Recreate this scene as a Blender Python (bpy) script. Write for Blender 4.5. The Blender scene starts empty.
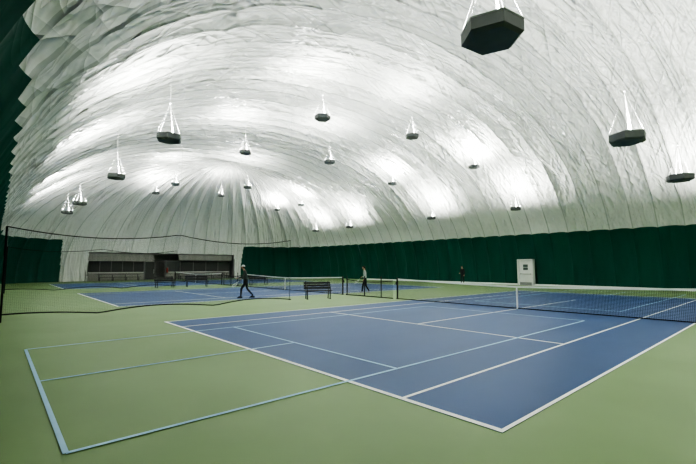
import bpy, bmesh, math, random
import numpy as np
from mathutils import Vector, Matrix, Quaternion
random.seed(3)
D=bpy.data; C=bpy.context; S=C.scene
col=S.collection

# ------------------------------------------------------------ materials
def mat(name,color,rough=0.6,metal=0.0,spec=0.5,emit=None,estr=0):
    m=D.materials.new(name); m.use_nodes=True
    b=m.node_tree.nodes['Principled BSDF']
    b.inputs['Base Color'].default_value=(*color,1)
    b.inputs['Roughness'].default_value=rough
    b.inputs['Metallic'].default_value=metal
    b.inputs['Specular IOR Level'].default_value=spec
    if emit:
        b.inputs['Emission Color'].default_value=(*emit,1)
        b.inputs['Emission Strength'].default_value=estr
    return m
def noisy(name,c1,c2,scale,rough=0.6,detail=6,bump=0.0,bscale=60,spec=0.4,stretch=(1,1,1)):
    m=mat(name,c1,rough,spec=spec); nt=m.node_tree; b=nt.nodes['Principled BSDF']
    g=nt.nodes.new('ShaderNodeNewGeometry'); mp=nt.nodes.new('ShaderNodeMapping')
    mp.inputs['Scale'].default_value=stretch
    nt.links.new(g.outputs['Position'],mp.inputs['Vector'])
    n=nt.nodes.new('ShaderNodeTexNoise'); n.inputs['Scale'].default_value=scale; n.inputs['Detail'].default_value=detail
    nt.links.new(mp.outputs[0],n.inputs['Vector'])
    r=nt.nodes.new('ShaderNodeValToRGB'); r.color_ramp.elements[0].position=.35; r.color_ramp.elements[1].position=.68
    r.color_ramp.elements[0].color=(*c1,1); r.color_ramp.elements[1].color=(*c2,1)
    nt.links.new(n.outputs['Fac'],r.inputs[0]); nt.links.new(r.outputs[0],b.inputs['Base Color'])
    if bump:
        n2=nt.nodes.new('ShaderNodeTexNoise'); n2.inputs['Scale'].default_value=bscale
        nt.links.new(g.outputs['Position'],n2.inputs['Vector'])
        bp=nt.nodes.new('ShaderNodeBump'); bp.inputs['Strength'].default_value=bump; bp.inputs['Distance'].default_value=.01
        nt.links.new(n2.outputs['Fac'],bp.inputs['Height']); nt.links.new(bp.outputs[0],b.inputs['Normal'])
    return m
def fabric(name,c1,c2,rough,wr=0.5,dist=.10,seam=None,spec=.5):
    m=mat(name,c1,rough,spec=spec); nt=m.node_tree; b=nt.nodes['Principled BSDF']
    uv=nt.nodes.new('ShaderNodeUVMap'); uv.uv_map='UVMap'
    def nz(sx,sy,rot,sc,det=2,dst=.15):
        m0=nt.nodes.new('ShaderNodeMapping'); m0.inputs['Rotation'].default_value=(0,0,rot)
        nt.links.new(uv.outputs[0],m0.inputs['Vector'])
        mp=nt.nodes.new('ShaderNodeMapping'); mp.inputs['Scale'].default_value=(sx,sy,1)
        nt.links.new(m0.outputs[0],mp.inputs['Vector'])
        n=nt.nodes.new('ShaderNodeTexNoise'); n.inputs['Scale'].default_value=sc; n.inputs['Detail'].default_value=det; n.inputs['Distortion'].default_value=dst
        nt.links.new(mp.outputs[0],n.inputs['Vector']); return n
    def math2(op,a,b2):
        q=nt.nodes.new('ShaderNodeMath'); q.operation=op
        for i,x in enumerate((a,b2)):
            if isinstance(x,(int,float)): q.inputs[i].default_value=x
            elif x is not None: nt.links.new(x,q.inputs[i])
        return q.outputs[0]
    def crease(n,w=1.0):   # sharp fold line where the noise crosses its mid value
        return math2('MULTIPLY',math2('POWER',math2('ABSOLUTE',math2('SUBTRACT',n.outputs['Fac'],.5),None),.65),w)
    h=crease(nz(1,.07,.06,2.3,2,.3),1.1)
    h=math2('ADD',h,crease(nz(1,.07,-.35,1.6,2,.3),.85))
    h=math2('ADD',h,crease(nz(1,.09,.55,1.4,2,.3),.75))
    h=math2('ADD',h,crease(nz(1,.12,-1.1,1.0,2,.3),.40))
    bp=nt.nodes.new('ShaderNodeBump'); bp.inputs['Strength'].default_value=wr; bp.inputs['Distance'].default_value=dist
    nt.links.new(h,bp.inputs['Height']); nt.links.new(bp.outputs[0],b.inputs['Normal'])
    k=nz(1,.4,0,.5,5)
    r=nt.nodes.new('ShaderNodeValToRGB'); r.color_ramp.elements[0].color=(*c1,1); r.color_ramp.elements[1].color=(*c2,1)
    r.color_ramp.elements[0].position=.3; r.color_ramp.elements[1].position=.7
    nt.links.new(k.outputs['Fac'],r.inputs[0])
    if seam:
        sp=nt.nodes.new('ShaderNodeSeparateXYZ'); nt.links.new(uv.outputs[0],sp.inputs[0])
        fr=math2('ABSOLUTE',math2('SINE',math2('MULTIPLY',sp.outputs[0],math.pi/1.5),None),None)
        lt=math2('LESS_THAN',fr,.08)
        mx=nt.nodes.new('ShaderNodeMix'); mx.data_type='RGBA'
        nt.links.new(lt,mx.inputs[0]); nt.links.new(r.outputs[0],mx.inputs[6]); mx.inputs[7].default_value=(*seam,1)
        nt.links.new(mx.outputs[2],b.inputs['Base Color'])
    else: nt.links.new(r.outputs[0],b.inputs['Base Color'])
    return m
def meshmat(name,color,pitch,thick,axis):
    m=D.materials.new(name); m.use_nodes=True; nt=m.node_tree
    b=nt.nodes['Principled BSDF']; b.inputs['Base Color'].default_value=(*color,1); b.inputs['Roughness'].default_value=.8
    g=nt.nodes.new('ShaderNodeNewGeometry'); sp=nt.nodes.new('ShaderNodeSeparateXYZ')
    nt.links.new(g.outputs['Position'],sp.inputs[0])
    outs=[]
    for ax in (axis,'Z'):
        d=nt.nodes.new('ShaderNodeMath'); d.operation='DIVIDE'; d.inputs[1].default_value=pitch
        nt.links.new(sp.outputs[ax],d.inputs[0])
        f=nt.nodes.new('ShaderNodeMath'); f.operation='FRACT'; nt.links.new(d.outputs[0],f.inputs[0])
        l=nt.nodes.new('ShaderNodeMath'); l.operation='LESS_THAN'; l.inputs[1].default_value=thick/pitch
        nt.links.new(f.outputs[0],l.inputs[0]); outs.append(l)
    mx=nt.nodes.new('ShaderNodeMath'); mx.operation='MAXIMUM'
    nt.links.new(outs[0].outputs[0],mx.inputs[0]); nt.links.new(outs[1].outputs[0],mx.inputs[1])
    nt.links.new(mx.outputs[0],b.inputs['Alpha'])
    return m

M_green=noisy('court_green_acrylic',(.180,.275,.112),(.208,.31,.130),.5,rough=.5,bump=.15,bscale=90)
M_blue=noisy('court_blue_acrylic',(.024,.070,.195),(.034,.088,.235),.8,rough=.5,bump=.12,bscale=90,stretch=(1,.45,1))
M_white=noisy('line_paint_white',(.92,.94,.92),(.96,.97,.95),3,rough=.6)
M_lblue=noisy('line_paint_light_blue',(.40,.63,.82),(.46,.69,.88),3,rough=.6)
M_mem=fabric('dome_membrane_white',(.76,.775,.745),(.84,.85,.82),.30,.9,.34,seam=(.56,.58,.55))
M_cur=fabric('green_vinyl_curtain',(.004,.068,.048),(.008,.088,.062),.6,.35,.10,spec=.3)
M_black=mat('black_metal',(.012,.013,.014),.45)
M_rope=mat('black_rope',(.01,.01,.01),.9)
M_net=meshmat('net_cord_black',(.015,.017,.018),.045,.007,'X')
M_div=meshmat('divider_cord_black',(.015,.017,.018),.05,.0022,'Y')
M_tape=mat('net_tape_white',(.9,.92,.9),.7)
M_hous=noisy('lamp_housing_grey',(.12,.135,.13),(.14,.155,.15),4,rough=.5)
M_housr=mat('lamp_rim_grey',(.36,.38,.37),.4)
M_strap=mat('hanger_white',(.85,.86,.84),.5)
M_wire=mat('steel_wire',(.55,.56,.55),.35,.6)
M_lens=mat('lamp_glass',(.9,.9,.9),.2,emit=(1,1,.95),estr=6)

# ------------------------------------------------------------ helpers
def obj_from(name,verts,faces,mats,parent=None,smooth=False,fm=None):
    me=D.meshes.new(name); me.from_pydata(verts,[],faces); me.update()
    for m in mats: me.materials.append(m)
    if fm is not None: me.polygons.foreach_set('material_index',fm)
    if smooth: me.polygons.foreach_set('use_smooth',[True]*len(me.polygons))
    o=D.objects.new(name,me); col.objects.link(o)
    if parent: o.parent=parent
    return o
def empty(name,loc=(0,0,0),rz=0):
    e=D.objects.new(name,None); e.location=loc; e.rotation_euler=(0,0,rz); e.empty_display_size=.2
    col.objects.link(e); return e
class B:
    """mesh builder gathering parts in one mesh"""
    def __init__(s): s.v=[];s.f=[];s.m=[];s.mats=[]
    def mi(s,m):
        if m not in s.mats: s.mats.append(m)
        return s.mats.index(m)
    def add(s,vs,fs,m):
        o=len(s.v); s.v+= [tuple(v) for v in vs]; i=s.mi(m)
        for f in fs: s.f.append(tuple(a+o for a in f)); s.m.append(i)
    def box(s,c,d,m,rot=None,taper=1.0):
        x,y,z=d[0]/2,d[1]/2,d[2]/2
        vs=[Vector((sx*x*(taper if sz>0 else 1),sy*y*(taper if sz>0 else 1),sz*z)) for sx,sy,sz in
            [(-1,-1,-1),(1,-1,-1),(1,1,-1),(-1,1,-1),(-1,-1,1),(1,-1,1),(1,1,1),(-1,1,1)]]
        if rot: vs=[rot@v for v in vs]
        vs=[v+Vector(c) for v in vs]
        s.add(vs,[(0,3,2,1),(4,5,6,7),(0,1,5,4),(1,2,6,5),(2,3,7,6),(3,0,4,7)],m)
    def tube(s,p,q,r,m,n=8,r2=None):
        p=Vector(p);q=Vector(q); r2=r if r2 is None else r2
        d=(q-p).normalized(); a=d.orthogonal().normalized(); b=d.cross(a)
        vs=[];
        for k,(o,rr) in enumerate(((p,r),(q,r2))):
            for i in range(n):
                t=2*math.pi*i/n; vs.append(o+a*math.cos(t)*rr+b*math.sin(t)*rr)
        fs=[(i,(i+1)%n,n+(i+1)%n,n+i) for i in range(n)]+[tuple(range(n))[::-1],tuple(range(n,2*n))]
        s.add(vs,fs,m)
    def path(s,pts,r,m,n=6):
        for a,b in zip(pts[:-1],pts[1:]): s.tube(a,b,r,m,n)
    def ball(s,c,r,m,n=12,k=8):
        c=Vector(c); r=r if hasattr(r,'__len__') else (r,r,r)
        vs=[];fs=[]
        for i in range(k+1):
            ph=math.pi*i/k
            for j in range(n):
                th=2*math.pi*j/n
                vs.append(c+Vector((r[0]*math.sin(ph)*math.cos(th),r[1]*math.sin(ph)*math.sin(th),r[2]*math.cos(ph))))
        for i in range(k):
            for j in range(n): fs.append((i*n+j,(i+1)*n+j,(i+1)*n+(j+1)%n,i*n+(j+1)%n))
        s.add(vs,fs,m)
    def make(s,name,parent=None,smooth=False):
        return obj_from(name,s.v,s.f,s.mats,parent,smooth,s.m)

# ------------------------------------------------------------ dome
A,H,NP=18.6,12.5,2.2
CX,CY=-14.0,17.85
Bm,E,P=24.0,16.0,5.0
ZC=4.5
def lvl(phi): return H*math.sin(phi)**(2/NP), math.cos(phi)**(2/NP)
def phi_of(z): return math.asin((z/H)**(NP/2))
def ceil_z(x,y):
    yy=abs(y-CY)/A; xx=max(0,abs(x-CX)-Bm)/E
    q=(yy**P+xx**P)**(1/P)
    return H*(max(0,1-q**NP))**(1/NP)
# columns: (kind, value, u)
def cols_far():  return [('b',1,x,x) for x in np.linspace(-Bm,Bm,769)]
def cols_near(): return [('b',-1,x,x) for x in np.linspace(Bm,-Bm,769)]
def cols_endR(): return [('e',1,t,Bm+(math.pi/2-t)/(math.pi)*48) for t in np.linspace(math.pi/2,-math.pi/2,385)]
def cols_endL(): return [('e',-1,t,-Bm-(math.pi/2+t)/(math.pi)*48) for t in np.linspace(-math.pi/2,math.pi/2,769)]
def ridge(x,p=1.0): return (1-np.abs(np.sin(x)))**p
def disp(u,v,scale,kind):
    w=.6*np.sin(.31*u+.7*v+1)+.45*np.sin(.83*u-.45*v+2)+.3*np.sin(1.7*u+.9*v+.4)
    w2=.7*np.sin(.22*u-.5*v+3)+.5*np.sin(.6*u+.37*v)
    if kind=='dome':
        ma=.72+.28*np.sin(.37*u+.41*v+1.3*w2)
        d=.37*ma*np.abs(np.sin(math.pi*u/1.5))**.6
        m1=.5+.5*np.sin(.45*u+.33*v+1.5*w2); m2=.5+.5*np.sin(.38*u-.52*v+1.2*w+2); m3=.5+.5*np.sin(.7*v+.2*u+w)
        d-= .075*m1*ridge(2.6*u+1.0*v+.9*w,2.2)
        d-= .075*m2*ridge(2.4*u-1.1*v+.9*w2+1,2.2)
        d-= .07*m3*ridge(4.3*u+.4*v+.9*w+2,2)
        d-= .032*m2*ridge(1.1*u+3.2*v+1.2*w2+2,1.8)
    else:
        d=.24*np.abs(np.sin(math.pi*u/1.5))**.6
        d-=.035*ridge(3.9*u+.35*v+1.6*w,1.3)+.02*ridge(7.1*u-.3*v+1.6*w2,1.2)
    return d*scale
def shell(name,cols,phis,mats,kind,closed=False,drop=None,matfn=None,invert=False):
    nc=len(cols); nr=len(phis)
    X=np.zeros((nr,nc));Y=np.zeros((nr,nc));Z=np.zeros((nr,nc));U=np.zeros((nr,nc));V=np.zeros((nr,nc));NX=np.zeros((nr,nc));NY=np.zeros((nr,nc));NZ=np.zeros((nr,nc));SC=np.ones((nr,nc))
    # arclength from ridge
    pf=np.linspace(0,math.pi/2,400); yy=A*np.cos(pf)**(2/NP); zz=H*np.sin(pf)**(2/NP)
    arc=np.concatenate([[0],np.cumsum(np.hypot(np.diff(yy),np.diff(zz)))]); tot=arc[-1]
    for i,ph in enumerate(phis):
        z,f=lvl(min(ph,math.pi/2-1e-7)); s=tot-np.interp(ph,pf,arc)
        gy=(f**(NP-1))/A; gz=((z/H)**(NP-1))/H
        for j,(k,sg,t,u) in enumerate(cols):
            if k=='b':
                X[i,j]=t;Y[i,j]=sg*A*f; nx,ny,nz=0,sg*gy,gz; V[i,j]=sg*s
            else:
                c,sn=math.cos(t),math.sin(t); r=1/((abs(c)**P+abs(sn)**P)**(1/P))
                X[i,j]=sg*(Bm+E*f*r*c); Y[i,j]=A*f*r*sn; V[i,j]=s*sn
                nx=sg*gy*A/E*abs(r*c)**(P-1)*(1 if c>0 else 0); ny=gy*math.copysign(abs(r*sn)**(P-1),sn); nz=gz
                SC[i,j]=min(1,f*1.6*abs(c)+ (1-abs(c)))
            l=math.sqrt(nx*nx+ny*ny+nz*nz)+1e-9
            NX[i,j],NY[i,j],NZ[i,j]=nx/l,ny/l,nz/l
            Z[i,j]=z; U[i,j]=u
    # keep the hem between wall and roof common
    zt=np.clip((np.abs(Z-ZC))/.5,0,1)
    d=disp(U,V,SC,kind)*zt+disp(U,V,SC,'wall')*(1-zt)
    X=X+NX*d+CX; Y=Y+NY*d+CY; Z=np.maximum(Z+NZ*d,0)
    verts=np.stack([X,Y,Z],-1).reshape(-1,3)
    faces=[];mi=[]
    cc=nc if closed else nc-1
    for i in range(nr-1):
        for j in range(cc):
            j2=(j+1)%nc
            q=(i*nc+j,(i+1)*nc+j,(i+1)*nc+j2,i*nc+j2)
            if drop or matfn:
                yc=Y[i,j]; zc=(Z[i,j]+Z[i+1,j])/2
                if drop and drop(yc,zc): continue
                mi.append(matfn(X[i,j],yc,zc) if matfn else 0)
            faces.append(q)
    o=obj_from(name,verts.tolist(),faces,mats,None,True,mi if mi else None)
    me=o.data; uvl=me.uv_layers.new(name='UVMap')
    li=np.zeros(len(me.loops),dtype=np.int32); me.loops.foreach_get('vertex_index',li)
    uvs=np.stack([U.reshape(-1)[li],V.reshape(-1)[li]],-1).astype(np.float32).reshape(-1)
    uvl.data.foreach_set('uv',uvs)
    return o
p0=phi_of(ZC)
allc=cols_far()+cols_endR()[1:-1]+cols_near()+cols_endL()[1:-1]
shell('ceiling',allc,np.linspace(p0,math.pi/2,130),[M_mem,M_cur],'dome',closed=True,
      matfn=lambda x,y,z: 1 if (y<3 and x>CX-Bm-8 and z<4.76+.10*abs(math.sin(math.pi*(x-CX)/1.5))) else 0)
lowp=[phi_of(z) for z in np.linspace(0.0001,ZC,31)]
shell('wall_far',cols_far(),lowp,[M_cur],'wall')
shell('wall_near',cols_near(),lowp,[M_cur],'wall')
shell('wall_right',cols_endR(),lowp,[M_cur],'wall')
OY0,OY1,OZ=8.0,25.8,3.3
shell('wall_left',cols_endL(),lowp,[M_cur,M_mem],'wall',
      drop=lambda y,z: OY0<y<OY1 and z<OZ,
      matfn=lambda x,y,z: 1 if 5.4<y<27.0 else 0)

# ------------------------------------------------------------ floor
fl=B(); fl.box((-16.5,17.85,-.05),(92,44,.1),M_green); fl.make('floor')
bb=B()
bb.box((CX,CY+A-.45,.07),(46,.12,.14),M_tape); bb.make('baseboard_far')

# ------------------------------------------------------------ courts
Y0=4.03; L=23.77; W=10.973
def line(b,x0,x1,y0,y1,m,z): b.box(((x0+x1)/2,(y0+y1)/2,z-.001),(abs(x1-x0),abs(y1-y0),.002),m)
def court(xr,pickle):
    xl=xr-W; e=empty('tennis_court')
    s=B(); s.box(((xl+xr)/2,Y0+L/2,.0025),(W,L,.005),M_blue); s.make('surface',e)
    b=B(); z=.008; w=.05
    for x in (xl,xr,xl+1.372,xr-1.372):
        sx = 1 if x<(xl+xr)/2 else -1
        line(b,x,x+sx*w,Y0,Y0+L,M_white,z)
    line(b,xl,xr,Y0,Y0+.08,M_white,z+.001); line(b,xl,xr,Y0+L-.08,Y0+L,M_white,z+.001)
    xm=(xl+xr)/2; ny=Y0+L/2
    for sg in (-1,1):
        ys=ny+sg*6.40; line(b,xl+1.372,xr-1.372,ys-w/2,ys+w/2,M_white,z+.001)
        yb=Y0+.08 if sg<0 else Y0+L-.08
        line(b,xm-w/2,xm+w/2,yb,yb-sg*.1,M_white,z+.001)
    line(b,xm-w/2,xm+w/2,ny-6.4,ny+6.4,M_white,z)
    b.make('white_lines',e)
    if pickle:
        b=B(); z=.011
        for sg in (-1,1):
            ya=ny+sg*15.32; yk1=ya-sg*4.57; yk2=yk1-sg*4.27; yb=ya-sg*13.41
            for x in (xm-3.05,xm+3.05): line(b,x-w/2,x+w/2,ya,yb,M_lblue,z)
            line(b,xm-3.05,xm+3.05,ya-w/2,ya+w/2,M_lblue,z)
            line(b,xm-3.05,xm+3.05,yk1-w/2,yk1+w/2,M_lblue,z)
            line(b,xm-3.05,xm+3.05,yb-w/2,yb+w/2,M_lblue,z)
            line(b,xm-w/2,xm+w/2,ya,yk1,M_lblue,z)
        b.make('light_blue_lines',e)
    # net
    n=empty('tennis_net',(xm,ny,0)); hw=W/2+.914
    K=48; vs=[];fs=[];tv=[];tf=[]
    def top(x): 
        t=abs(x)/hw; return .914+(1.07-.914)*t**1.3
    for i in range(K+1):
        x=-hw+.05+(2*hw-.1)*i/K; t=top(x)
        vs+=[(x,0,.03),(x,0,t-.05)]
    fs=[(2*i,2*i+2,2*i+3,2*i+1) for i in range(K)]
    obj_from('netting',vs,fs,[M_net],n)
    b=B()
    for i in range(K):
        xa=-hw+.05+(2*hw-.1)*i/K; xb=-hw+.05+(2*hw-.1)*(i+1)/K; ta,tb=top(xa),top(xb); y=.012
        v=[(xa,-y,ta-.065),(xb,-y,tb-.065),(xb,y,tb-.065),(xa,y,ta-.065),(xa,-y,ta),(xb,-y,tb),(xb,y,tb),(xa,y,ta)]
        b.add(v,[(0,3,2,1),(4,5,6,7),(0,1,5,4),(2,3,7,6),(1,2,6,5),(3,0,4,7)],M_tape)
    b.make('headband',n)
    b=B(); b.box((0,-.015,.457),(.05,.012,.914),M_tape); b.box((0,.015,.457),(.05,.012,.914),M_tape); b.make('centre_strap',n)
    b=B()
    for sx in (-1,1):
        b.tube((sx*hw,0,0),(sx*hw,0,1.09),.045,M_black,12); b.ball((sx*hw,0,1.09),(.047,.047,.03),M_black)
        b.tube((sx*hw,0,0.01),(sx*hw,0,.03),.09,M_black,12)
        b.box((sx*(hw+.06),0,.82),(.05,.07,.16),M_black); b.tube((sx*(hw+.09),0,.82),(sx*(hw+.2),0,.74),.01,M_black)
    b.box((0,0,.025),(2*hw-.1,.02,.03),M_rope)
    b.make('posts',n)
    return xm
XR=[-2.137,-19.31,-36.43]
for i,x in enumerate(XR): court(x,i==0)
NY_=Y0+L/2

# ------------------------------------------------------------ divider netting between the courts
def divider(x,y0,y1,h):
    e=empty('divider_net',(x,0,0)); K=int((y1-y0)*4); vs=[];tops=[];bots=[]
    for i in range(K+1):
        y=y0+(y1-y0)*i/K; t=i/K
        ph=((y-y0)/5.2)%1
        zt=h-.42*4*ph*(1-ph)*.6
        ph2=((y-y0+1.5)/4.1)%1
        zb=.10+.16*abs(math.sin(ph2*math.pi))
        xo=.12*math.sin(y*1.3)
        vs+=[(xo,y,zb),(xo*.2,y,zt)]; tops.append((xo*.2,y,zt)); bots.append((xo,y,zb))
    fs=[(2*i,2*i+2,2*i+3,2*i+1) for i in range(K)]
    obj_from('netting',vs,fs,[M_div],e)
    b=B(); b.path(tops,.017,M_rope); b.path(bots,.022,M_rope)
    b.tube((0,y0,0),(0,y0,h),.028,M_rope,8); b.path([(0,y1,.1),(0.03,y1,1.5),(0,y1,h)],.008,M_rope)
    yy=y0
    while yy<y1+.1:
        zc=ceil_z(x,yy)
        if zc>h+.3: b.tube((0,yy,h),(0,yy,zc),.004,M_wire,5)
        yy+=5.2
    b.make('ropes',e)
divider(-16.2,.25,10.65,2.95)
divider(-33.3,.6,11.0,2.95)
# low ball-stop net between the neighbouring net posts
def lownet(xa,xb,y):
    e=empty('ball_stop_net',((xa+xb)/2,y,0)); h=(xb-xa)/2
    vs=[];K=16
    for i in range(K+1):
        t=-1+2*i/K; zt=.95-.12*(1-t*t)
        vs+=[(t*h,0.02*math.sin(i*2),.02),(t*h,0,zt)]
    obj_from('netting',vs,[(2*i,2*i+2,2*i+3,2*i+1) for i in range(K)],[M_net],e)
    b=B(); b.path(vs[1::2],.018,M_rope); b.path(vs[0::2],.03,M_rope)
    for t in (-.95,-.15,.55): b.tube((t*h,0,0),(t*h,0,1.15),.03,M_black); 
    b.make('posts',e)
lownet(-18.1,-14.35,NY_)
lownet(-35.2,-31.5,NY_)

# ------------------------------------------------------------ benches
def bench(x,y,rz,n=1.4):
    e=empty('court_bench',(x,y,0),rz)
    b=B()
    for i in range(3): b.box((0,-.16+i*.15,.44),(n,.13,.035),M_black)
    for i in range(3): b.box((0,.27+.035*i,.56+i*.13),(n,.025,.11),M_black,rot=Matrix.Rotation(-.25,3,'X'))
    b.make('slats',e)
    b=B()
    for sx in (-1,1):
        X=sx*(n/2-.12)
        b.tube((X,-.22,0),(X,-.2,.43),.025,M_black); b.tube((X,.28,0),(X,.2,.43),.025,M_black)
        b.tube((X,-.22,.41),(X,.24,.41),.022,M_black); b.tube((X,.22,.42),(X,.36,.90),.022,M_black)
        b.tube((X,-.2,.42),(X,-.2,.64),.018,M_black); b.tube((X,-.2,.64),(X,.28,.66),.018,M_black)
        b.box((X,.03,.012),(.06,.6,.024),M_black)
    b.make('frame',e)
bench(-16.9,12.9,math.radians(65),1.45)
bench(-33.7,12.9,math.radians(80),1.8)
bench(-33.5,18.6,math.radians(90),1.8)
bench(-33.9,10.4,math.radians(90),1.5)

# ------------------------------------------------------------ emergency door in the far curtain
def exit_door(x,y):
    white=mat('door_white',(.72,.74,.72),.5); glass=mat('door_glass',(.10,.13,.13),.15); g=mat('steel_grey',(.3,.31,.31),.4,.5)
    e=empty('door_1',(x,y,0))
    b=B(); 
    for sx in (-1,1): b.box((sx*.64,0,1.15),(.12,.5,2.3),white)
    b.box((0,0,2.28),(1.4,.5,.14),white); b.make('frame',e)
    b=B(); b.box((0,-.05,1.1),(1.14,.07,2.18),white); b.box((0,-.1,1.62),(.42,.02,.5),glass); 
    b.box((0,-.105,1.62),(.50,.012,.03),white)
    b.make('leaf',e)
    b=B(); b.tube((-.45,-.16,1.02),(.45,-.16,1.02),.025,g); b.box((-.45,-.12,1.02),(.06,.09,.09),g); b.box((.45,-.12,1.02),(.06,.09,.09),g)
    b.box((0,-.095,.15),(1.1,.01,.26),g)
    b.make('push_bar',e)
exit_door(-16.3,35.95)

# ------------------------------------------------------------ viewing lounge behind the left end opening
def lounge():
    wall=noisy('lounge_grey_panel',(.27,.27,.25),(.32,.315,.29),2,rough=.7,stretch=(1,1,.2))
    dark=mat('lounge_tinted_glass',(.07,.073,.07),.2); fr=mat('lounge_mullion',(.13,.13,.125),.5)
    lite=mat('lounge_ledge',(.60,.60,.56),.6); red=mat('red_extinguisher',(.45,.03,.02),.4); 
    e=empty('viewing_lounge',(-54.15,0,0)); Yc=(OY0+OY1)/2; Ly=OY1-OY0
    b=B()
    b.box((-3.2,Yc,1.75),(.15,Ly+.6,3.5),wall); b.box((-1.6,Yc,3.45),(3.3,Ly+.6,.12),wall)
    b.box((-1.6,OY0-.25,1.75),(3.3,.12,3.5),wall); b.box((-1.6,OY1+.25,1.75),(3.3,.12,3.5),wall)
    b.make('shell',e)
    b=B(); b.box((.12,Yc,3.30),(.3,Ly+.3,.22),fr); b.box((.12,OY0-.05,1.65),(.3,.22,3.3),fr); b.box((.12,OY1+.05,1.65),(.3,.22,3.3),fr)
    b.box((.05,Yc-5.3,2.75),(.12,7.0,.9),wall); b.box((.05,Yc+5.0,2.85),(.12,7.4,.7),wall)
    b.make('header_frame',e)
    b=B()
    for (a,c) in ((OY0+.2,14.2),(16.9,OY1-.2)):
        m=(a+c)/2; w=c-a
        b.box((-.6,m,.45),(.14,w,.9),wall); b.box((-.6,m,.95),(.26,w,.10),lite)
        b.box((-.62,m,1.65),(.05,w,1.4),dark)
        k=5
        for i in range(k+1): b.box((-.6,a+w*i/k,1.7),(.1,.08,1.55),fr)
        b.box((-.6,m,2.42),(.12,w,.12),fr)
    b.make('window_front',e)
    b=B()
    for y in (14.3,15.5,16.75): b.box((-.6,y,1.2),(.14,.12,2.4),fr)
    b.box((-.6,15.5,2.42),(.14,2.6,.14),fr); b.box((-.6,14.9,1.15),(.04,1.05,2.25),dark)
    b.box((-.52,15.35,1.05),(.05,.05,.5),lite); b.make('entrance_door',e)
    b=B(); b.tube((-.35,16.95,.9),(-.35,16.95,1.4),.10,red,12); b.ball((-.35,16.95,1.42),.09,red); b.tube((-.35,16.95,1.42),(-.35,16.95,1.55),.03,fr); b.box((-.45,16.95,1.2),(.08,.3,.9),fr)
    b.make('fire_extinguisher',e)
    b=B()
    for row in range(2):
        for (a,c) in ((9,13.5),(18,25)):
            b.box((.9+row*-.55,(a+c)/2,.42+.32*row),(.3,c-a,.04),M_black)
            for i in range(4):
                y=a+.2+(c-a-.4)*i/3; b.box((.9-.55*row,y,(.42+.32*row)/2),(.06,.06,.42+.32*row),M_black)
    b.make('bleacher',e)
lounge()

# ------------------------------------------------------------ hanging uplights
def uplight(x,y,z,w,energy,rz):
    e=empty('hanging_uplight',(x,y,z),rz)
    b=B(); n=6; R=w/2
    def ringp(rr,zz): return [(R*rr*math.cos(2*math.pi*i/n),R*rr*math.sin(2*math.pi*i/n),zz*w) for i in range(n)]
    b.add(ringp(.86,-.15),[tuple(range(n))[::-1]],M_hous)
    for (r1,z1),(r2,z2),m in (((.86,-.15),(1.0,-.10),M_hous),((1.0,-.10),(1.0,.09),M_hous),((1.0,.09),(1.03,.11),M_housr),((1.03,.11),(.95,.13),M_housr),((.95,.13),(.80,.04),M_housr)):
        b.add(ringp(r1,z1)+ringp(r2,z2),[(i,(i+1)%n,n+(i+1)%n,n+i) for i in range(n)],m)
    b.add(ringp(.80,.04),[tuple(range(n))],M_lens)
    b.make('housing',e)
    ap=1.45*w; b=B()
    for i in (0,1,3,4):
        t=2*math.pi*i/n; b.tube((R*math.cos(t),R*math.sin(t),.1*w),(0,0,ap),.005,M_wire,5)
    # power lead in a white sleeve
    b.tube((.30*R,.1*R,.08*w),(0,0,ap),.028*w,M_strap,6,.012)
    zc=ceil_z(x,y)-z+.05
    b.tube((0,0,ap-.02),(0,0,zc),.010,M_strap,6); b.ball((0,0,ap),.035,M_strap)
    b.make('hanger',e)
    l=D.lights.new('lamp','AREA'); l.shape='DISK'; l.size=w*.75; l.energy=energy; l.color=(1,1,.965); 
    lo=D.objects.new('lamp',l); lo.rotation_euler=(math.pi,0,0); lo.location=(0,0,.14*w+.01); lo.parent=e; col.objects.link(lo)
EN=350
lamps=[]
for y in (6.1,14.2,22.4): lamps.append((-3.2,y,5.66 if y<7 else 5.6,1.02,1.0))
lamps.append((-3.25,31.0,5.9,1.02,1.0))
for x in (-15.0,-23.4,-35.3,-42): lamps.append((x,4.55,6.4,.90,.95))
for x in (-16.1,-24.7,-38.8,-45): lamps.append((x,12.5,9.5,.84,.95))
for x in (-14.9,-22.8,-35.7,-41.8): lamps.append((x,18.4,9.5,.82,.95))
for x in (-16.4,-25,-40,-45.5): lamps.append((x,27.8,9.5-(0.0 if x>-30 else .3),.84,.95))
for x in (-15,-23.4,-35.3,-42): lamps.append((x,31.6,6.4,.90,.95))
for x in (8,):  # unseen uplights, added outside the view to balance the light
    for y in (6.,14.5,23,31): lamps.append((x,y,6.0,1.04,1.3))
for i,(x,y,z,w,f) in enumerate(lamps): uplight(x,y,z,w,EN*f*(.75 if z>8 else .9),.35+.3*(i%3))

# ------------------------------------------------------------ people
def evalmesh(o):
    C.view_layer.update(); dg=C.evaluated_depsgraph_get()
    me=D.meshes.new_from_object(o.evaluated_get(dg)); o.modifiers.clear(); o.data=me; return me
def skinobj(name,pts,edges,rad,root,sub=2):
    me=D.meshes.new(name); me.from_pydata(pts,edges,[]); me.update()
    o=D.objects.new(name,me); col.objects.link(o)
    m=o.modifiers.new('s','SKIN'); m.use_smooth_shade=True
    sv=me.skin_vertices[0].data
    for i,r in enumerate(rad):
        sv[i].radius=(r if hasattr(r,'__len__') else (r,r)); sv[i].use_root=(i==root)
    s=o.modifiers.new('ss','SUBSURF'); s.levels=sub; s.render_levels=sub
    evalmesh(o); return o
SK=mat('skin',(.50,.30,.21),.55); SKD=mat('lips',(.35,.14,.11),.5); EYE=mat('eye_white',(.8,.8,.8),.3); PUP=mat('pupil',(.02,.015,.01),.3)
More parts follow.
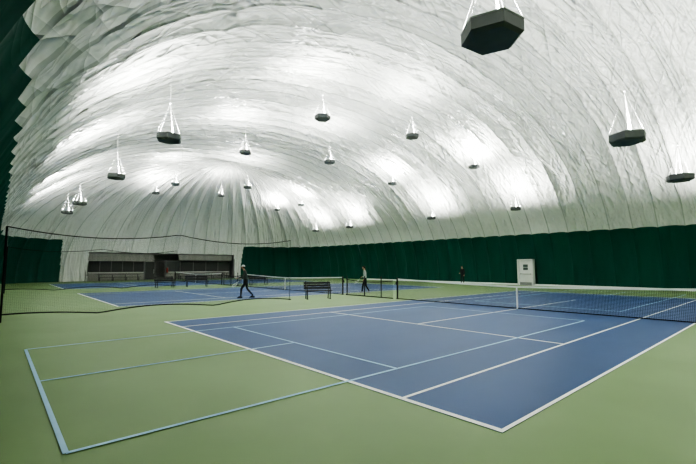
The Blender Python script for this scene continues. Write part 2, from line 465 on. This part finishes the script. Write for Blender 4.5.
def person(loc,face,J,shirt,pants,shoe,hairm,sleeve=True,cap=None,hair_long=False,racket=None):
    e=empty('tennis_player',loc,face)
    names=list(J.keys())
    R=dict(pel=(.145,.115),spn=(.125,.10),chs=(.155,.115),nck=.058,hd=.05,
           shL=.062,elL=.044,wrL=.028,shR=.062,elR=.044,wrR=.028,
           hiL=.090,knL=.060,anL=.042,toL=.038,hiR=.090,knR=.060,anR=.042,toR=.038)
    E_=[('pel','spn'),('spn','chs'),('chs','nck'),('nck','hd')]
    for s in 'LR': E_+=[('chs','sh'+s),('sh'+s,'el'+s),('el'+s,'wr'+s),('pel','hi'+s),('hi'+s,'kn'+s),('kn'+s,'an'+s),('an'+s,'to'+s)]
    use=[n for n in names if not n.startswith('he')]
    idx={n:i for i,n in enumerate(use)}
    o=skinobj('body',[J[n] for n in use],[(idx[a],idx[b]) for a,b in E_],[R[n] for n in use],idx['pel'])
    me=o.data; me.materials.clear()
    for m in (shirt,pants,shoe,SK): me.materials.append(m)
    def dseg(p,a,b):
        a=Vector(a);b=Vector(b);t=max(0,min(1,(p-a).dot(b-a)/(b-a).length_squared)); return (p-a-(b-a)*t).length,t
    for f in me.polygons:
        best=(9,None,0); p=f.center
        for a,b in E_:
            d,t=dseg(p,J[a],J[b]); d-= .05 if a in('pel','spn') else 0
            if d<best[0]: best=(d,(a,b),t)
        a,b=best[1]; t=best[2]
        k=0
        if (a,b)==('pel','spn'): k=1 if t<.25 else 0
        elif a=='nck' or (a=='chs' and b=='nck' and t>.8): k=3
        elif a[:2]=='el': k=0 if (sleeve and t<.93) else 3
        elif a[:2]=='sh': k=0 if (sleeve or t<.55) else 3
        elif a[:2]=='hi' or a=='pel': k=1
        elif a[:2]=='kn': k=1
        elif a[:2]=='an': k=2
        f.material_index=k; f.use_smooth=True
    o.parent=e
    # shoes
    b=B()
    for s in 'LR':
        a=Vector(J['an'+s]); t=Vector(J['to'+s]); d=(t-a); d.z=0; d.normalize()
        q=Vector((1,0,0)).rotation_difference(d).to_matrix()
        zb=min(a.z-.075,t.z-.035); 
        vs=[]
        for i in range(9):
            u=-.085+.28*i/8; wv=.045*math.sin(math.pi*(i+.9)/9.8)**.5; hh=.085-.045*(i/8)
            for (yy,zz) in ((-wv,0),(wv,0),(wv*.8,hh),(-wv*.8,hh)): vs.append(q@Vector((u,yy,zz))+Vector((a.x,a.y,zb)))
        fs=[]
        for i in range(8):
            for k in range(4): fs.append((4*i+k,4*i+(k+1)%4,4*i+4+(k+1)%4,4*i+4+k))
        fs+=[(3,2,1,0),(32,33,34,35)]
        b.add(vs,fs,shoe)
    b.make('shoes',e)
    # head
    hc=Vector(J['hd'])+Vector((0,.015,.085)); b=B()
    vs=[];fs=[];n=20;k=16
    for i in range(k+1):
        ph=math.pi*i/k
        for j in range(n):
            th=2*math.pi*j/n; x=math.sin(ph)*math.cos(th);y=math.sin(ph)*math.sin(th);z=math.cos(ph)
            sx=.074*(1-.22*max(0,-z)); sy=.094*(1-.12*max(0,-z)); p=Vector((x*sx,y*sy,z*.115))
            if y>.75 and -.45<z<.1 and abs(x)<.2: p.y+=.020*(1-abs(x)/.2)*(1 if z<-.05 else .5)
            if y>.7 and -.95<z<-.6: p.y+=.012
            if y>.6 and abs(z-.08)<.12 and .2<abs(x)<.6: p.y-=.006
            vs.append(hc+p)
    for i in range(k):
        for j in range(n): fs.append((i*n+j,(i+1)*n+j,(i+1)*n+(j+1)%n,i*n+(j+1)%n))
    b.add(vs,fs,SK)
    for sx in (-1,1):
        b.ball(hc+Vector((sx*.073,-.005,-.01)),(.010,.02,.03),SK); b.ball(hc+Vector((sx*.028,.080,.008)),(.013,.010,.009),EYE); b.ball(hc+Vector((sx*.028,.089,.008)),(.005,.003,.005),PUP)
    b.ball(hc+Vector((0,.087,-.058)),(.022,.008,.006),SKD)
    # hair
    vs=[];fs=[]
    for i in range(10):
        ph=.62*math.pi*i/9
        for j in range(n):
            th=2*math.pi*j/n; y=math.sin(th)
            p2=ph*(1 if y<.2 else .62); vs.append(hc+Vector((.083*math.sin(p2)*math.cos(th),.102*math.sin(p2)*y-.006,.124*math.cos(p2))))
    for i in range(9):
        for j in range(n): fs.append((i*n+j,(i+1)*n+j,(i+1)*n+(j+1)%n,i*n+(j+1)%n))
    b.add(vs,fs,hairm)
    if hair_long: b.tube(hc+Vector((0,-.09,.03)),hc+Vector((0,-.14,-.16)),.028,hairm,8,.012)
    if cap:
        vs=[];fs=[]
        for i in range(7):
            ph=.5*math.pi*i/6
            for j in range(n):
                th=2*math.pi*j/n; vs.append(hc+Vector((.089*math.sin(ph)*math.cos(th),.108*math.sin(ph)*math.sin(th)-.004,.03+.105*math.cos(ph))))
        for i in range(6):
            for j in range(n): fs.append((i*n+j,(i+1)*n+j,(i+1)*n+(j+1)%n,i*n+(j+1)%n))
        b.add(vs,fs,cap)
        b.add([hc+Vector(v) for v in ((-.07,.07,.035),(.07,.07,.035),(.055,.16,.02),(0,.18,.025),(-.055,.16,.02),(-.07,.07,.028),(.07,.07,.028),(.055,.16,.013),(0,.18,.018),(-.055,.16,.013))],
              [(0,1,2,3,4),(9,8,7,6,5),(1,6,7,2),(2,7,8,3),(3,8,9,4),(4,9,5,0)],cap)
    b.make('head',e,True)
    # hands
    for s in 'LR':
        w=Vector(J['wr'+s]); d=(w-Vector(J['el'+s])).normalized()
        side=d.cross(Vector((0,0,1))); 
        if side.length<.3: side=Vector((0,1,0))-d*d.y
        side.normalize(); nrm=d.cross(side).normalized()
        pts=[w-d*.01,w+d*.05,w+d*.085]; rad=[.024,(.03,.022),(.032,.018)]; ed=[(0,1),(1,2)]
        grip=(racket==s)
        ln=[.072,.082,.076,.060]
        for i in range(4):
            off=side*(-.028+.0187*i); o0=len(pts); c=.9 if grip else .35; a=0
            p=w+d*.085+off; pts.append(p); rad.append(.0095); ed.append((2,o0))
            for sgm in range(3):
                a+=c; dd=d*math.cos(a)+nrm*math.sin(a); p=p+dd*ln[i]/3; pts.append(p); rad.append(.0088-.0008*sgm); ed.append((len(pts)-2,len(pts)-1))
        o0=len(pts); p=w+d*.035-side*.026; pts.append(p); rad.append(.011); ed.append((1,o0))
        p=p+(d*.6-side*.7+nrm*.3).normalized()*.032; pts.append(p); rad.append(.010); ed.append((o0,o0+1))
        p=p+(d*.8-side*.1+nrm*.5).normalized()*.028; pts.append(p); rad.append(.008); ed.append((o0+1,o0+2))
        h=skinobj('hand_'+s.lower(),pts,ed,rad,0,1); h.data.materials.clear(); h.data.materials.append(SK); h.parent=e
        for f in h.data.polygons: f.use_smooth=True
        if grip:
            r=B(); gp=w+d*.075+nrm*.022; ax=(d*.75+nrm*.25-side*.55+Vector((0,0,-.12))).normalized()
            st=gp-ax*.08; hd=gp+ax*.44; r.tube(st,gp+ax*.12,.016,M_rope,8); r.tube(gp+ax*.12,gp+ax*.22,.011,M_strap,6)
            u=ax.cross(Vector((0,0,1))).normalized(); ring=[hd+ax*.17*math.cos(t)+u*.13*math.sin(t) for t in np.linspace(0,2*math.pi,25)]
            r.path(ring,.010,M_strap); r.tube(gp+ax*.22,hd-ax*.13+u*.07,.008,M_strap,6); r.tube(gp+ax*.22,hd-ax*.13-u*.07,.008,M_strap,6)
            for i in range(-4,5):
                k=i/5; hx=.17*math.sqrt(1-k*k); hy=.13*math.sqrt(1-k*k)
                r.tube(hd+u*.13*k-ax*hx,hd+u*.13*k+ax*hx,.0012,M_strap,3); r.tube(hd+ax*.17*k-u*hy,hd+ax*.17*k+u*hy,.0012,M_strap,3)
            r.make('racket',e)
    return e
# local frame: +Y forward, +X right, Z up
J1=dict(pel=(0,0,.93),spn=(0,.03,1.12),chs=(0,.09,1.34),nck=(0,.13,1.50),hd=(0,.17,1.57),
  shL=(-.18,.08,1.40),elL=(-.27,.17,1.14),wrL=(-.20,.40,1.08),shR=(.18,.08,1.40),elR=(.29,.05,1.12),wrR=(.27,.30,1.02),
  hiL=(-.10,0,.86),knL=(-.13,.24,.50),anL=(-.14,.26,.09),toL=(-.15,.40,.04),
  hiR=(.10,0,.86),knR=(.13,-.04,.48),anR=(.15,-.36,.13),toR=(.16,-.22,.04))
J2=dict(pel=(0,0,.92),spn=(0,.01,1.10),chs=(0,.04,1.32),nck=(0,.05,1.47),hd=(0,.08,1.54),
  shL=(-.17,.03,1.38),elL=(-.24,-.08,1.10),wrL=(-.22,.06,.88),shR=(.17,.03,1.38),elR=(.24,.02,1.10),wrR=(.23,.24,1.02),
  hiL=(-.09,0,.86),knL=(-.10,.14,.49),anL=(-.10,.20,.09),toL=(-.11,.34,.04),
  hiR=(.09,0,.86),knR=(.10,-.02,.48),anR=(.11,-.24,.12),toR=(.12,-.10,.04))
J3=dict(pel=(0,0,.92),spn=(0,.01,1.10),chs=(0,.02,1.32),nck=(0,.02,1.47),hd=(0,.04,1.54),
  shL=(-.17,.01,1.38),elL=(-.25,-.02,1.11),wrL=(-.24,.08,.88),shR=(.17,.01,1.38),elR=(.25,.0,1.11),wrR=(.16,.22,1.05),
  hiL=(-.09,0,.86),knL=(-.12,.03,.48),anL=(-.14,.0,.09),toL=(-.16,.14,.04),
  hiR=(.09,0,.86),knR=(.12,.03,.48),anR=(.14,.0,.09),toR=(.17,.14,.04))
navy=mat('cloth_black',(.012,.014,.018),.8); grey=mat('cloth_light_grey',(.42,.45,.47),.8); teal=mat('cloth_dark_grey',(.05,.06,.065),.8)
wcap=mat('cap_white',(.75,.76,.76),.7); shoeM=mat('shoe_light',(.45,.46,.46),.6); hairB=mat('hair_brown',(.03,.018,.01),.6)
lf=math.atan2(-.748,-.664)-math.pi/2   # facing towards picture-left
person((-19.9,10.3,.01),lf+.15,J1,teal,navy,navy,hairB,True,wcap,False,'R')
person((-18.6,18.0,0),lf-.2,J2,grey,navy,shoeM,hairB,True,None,True,'R')
person((-22.0,34.6,0),math.pi,J3,navy,navy,shoeM,hairB,True,None,False,None)

# ------------------------------------------------------------ camera / world / look
cd=D.cameras.new('camera'); cd.sensor_width=36; cd.lens=36*398/696; cd.clip_start=.05; cd.clip_end=300
co=D.objects.new('camera',cd); co.location=(0,0,1.72); co.rotation_euler=(math.radians(94.9),0,math.radians(48.4)); col.objects.link(co)
S.camera=co
w=D.worlds.new('World'); S.world=w; w.use_nodes=True
w.node_tree.nodes['Background'].inputs[0].default_value=(.5,.6,.7,1); w.node_tree.nodes['Background'].inputs[1].default_value=.3
S.view_settings.view_transform='AgX'
S.view_settings.look='AgX - High Contrast'
S.view_settings.exposure=.68
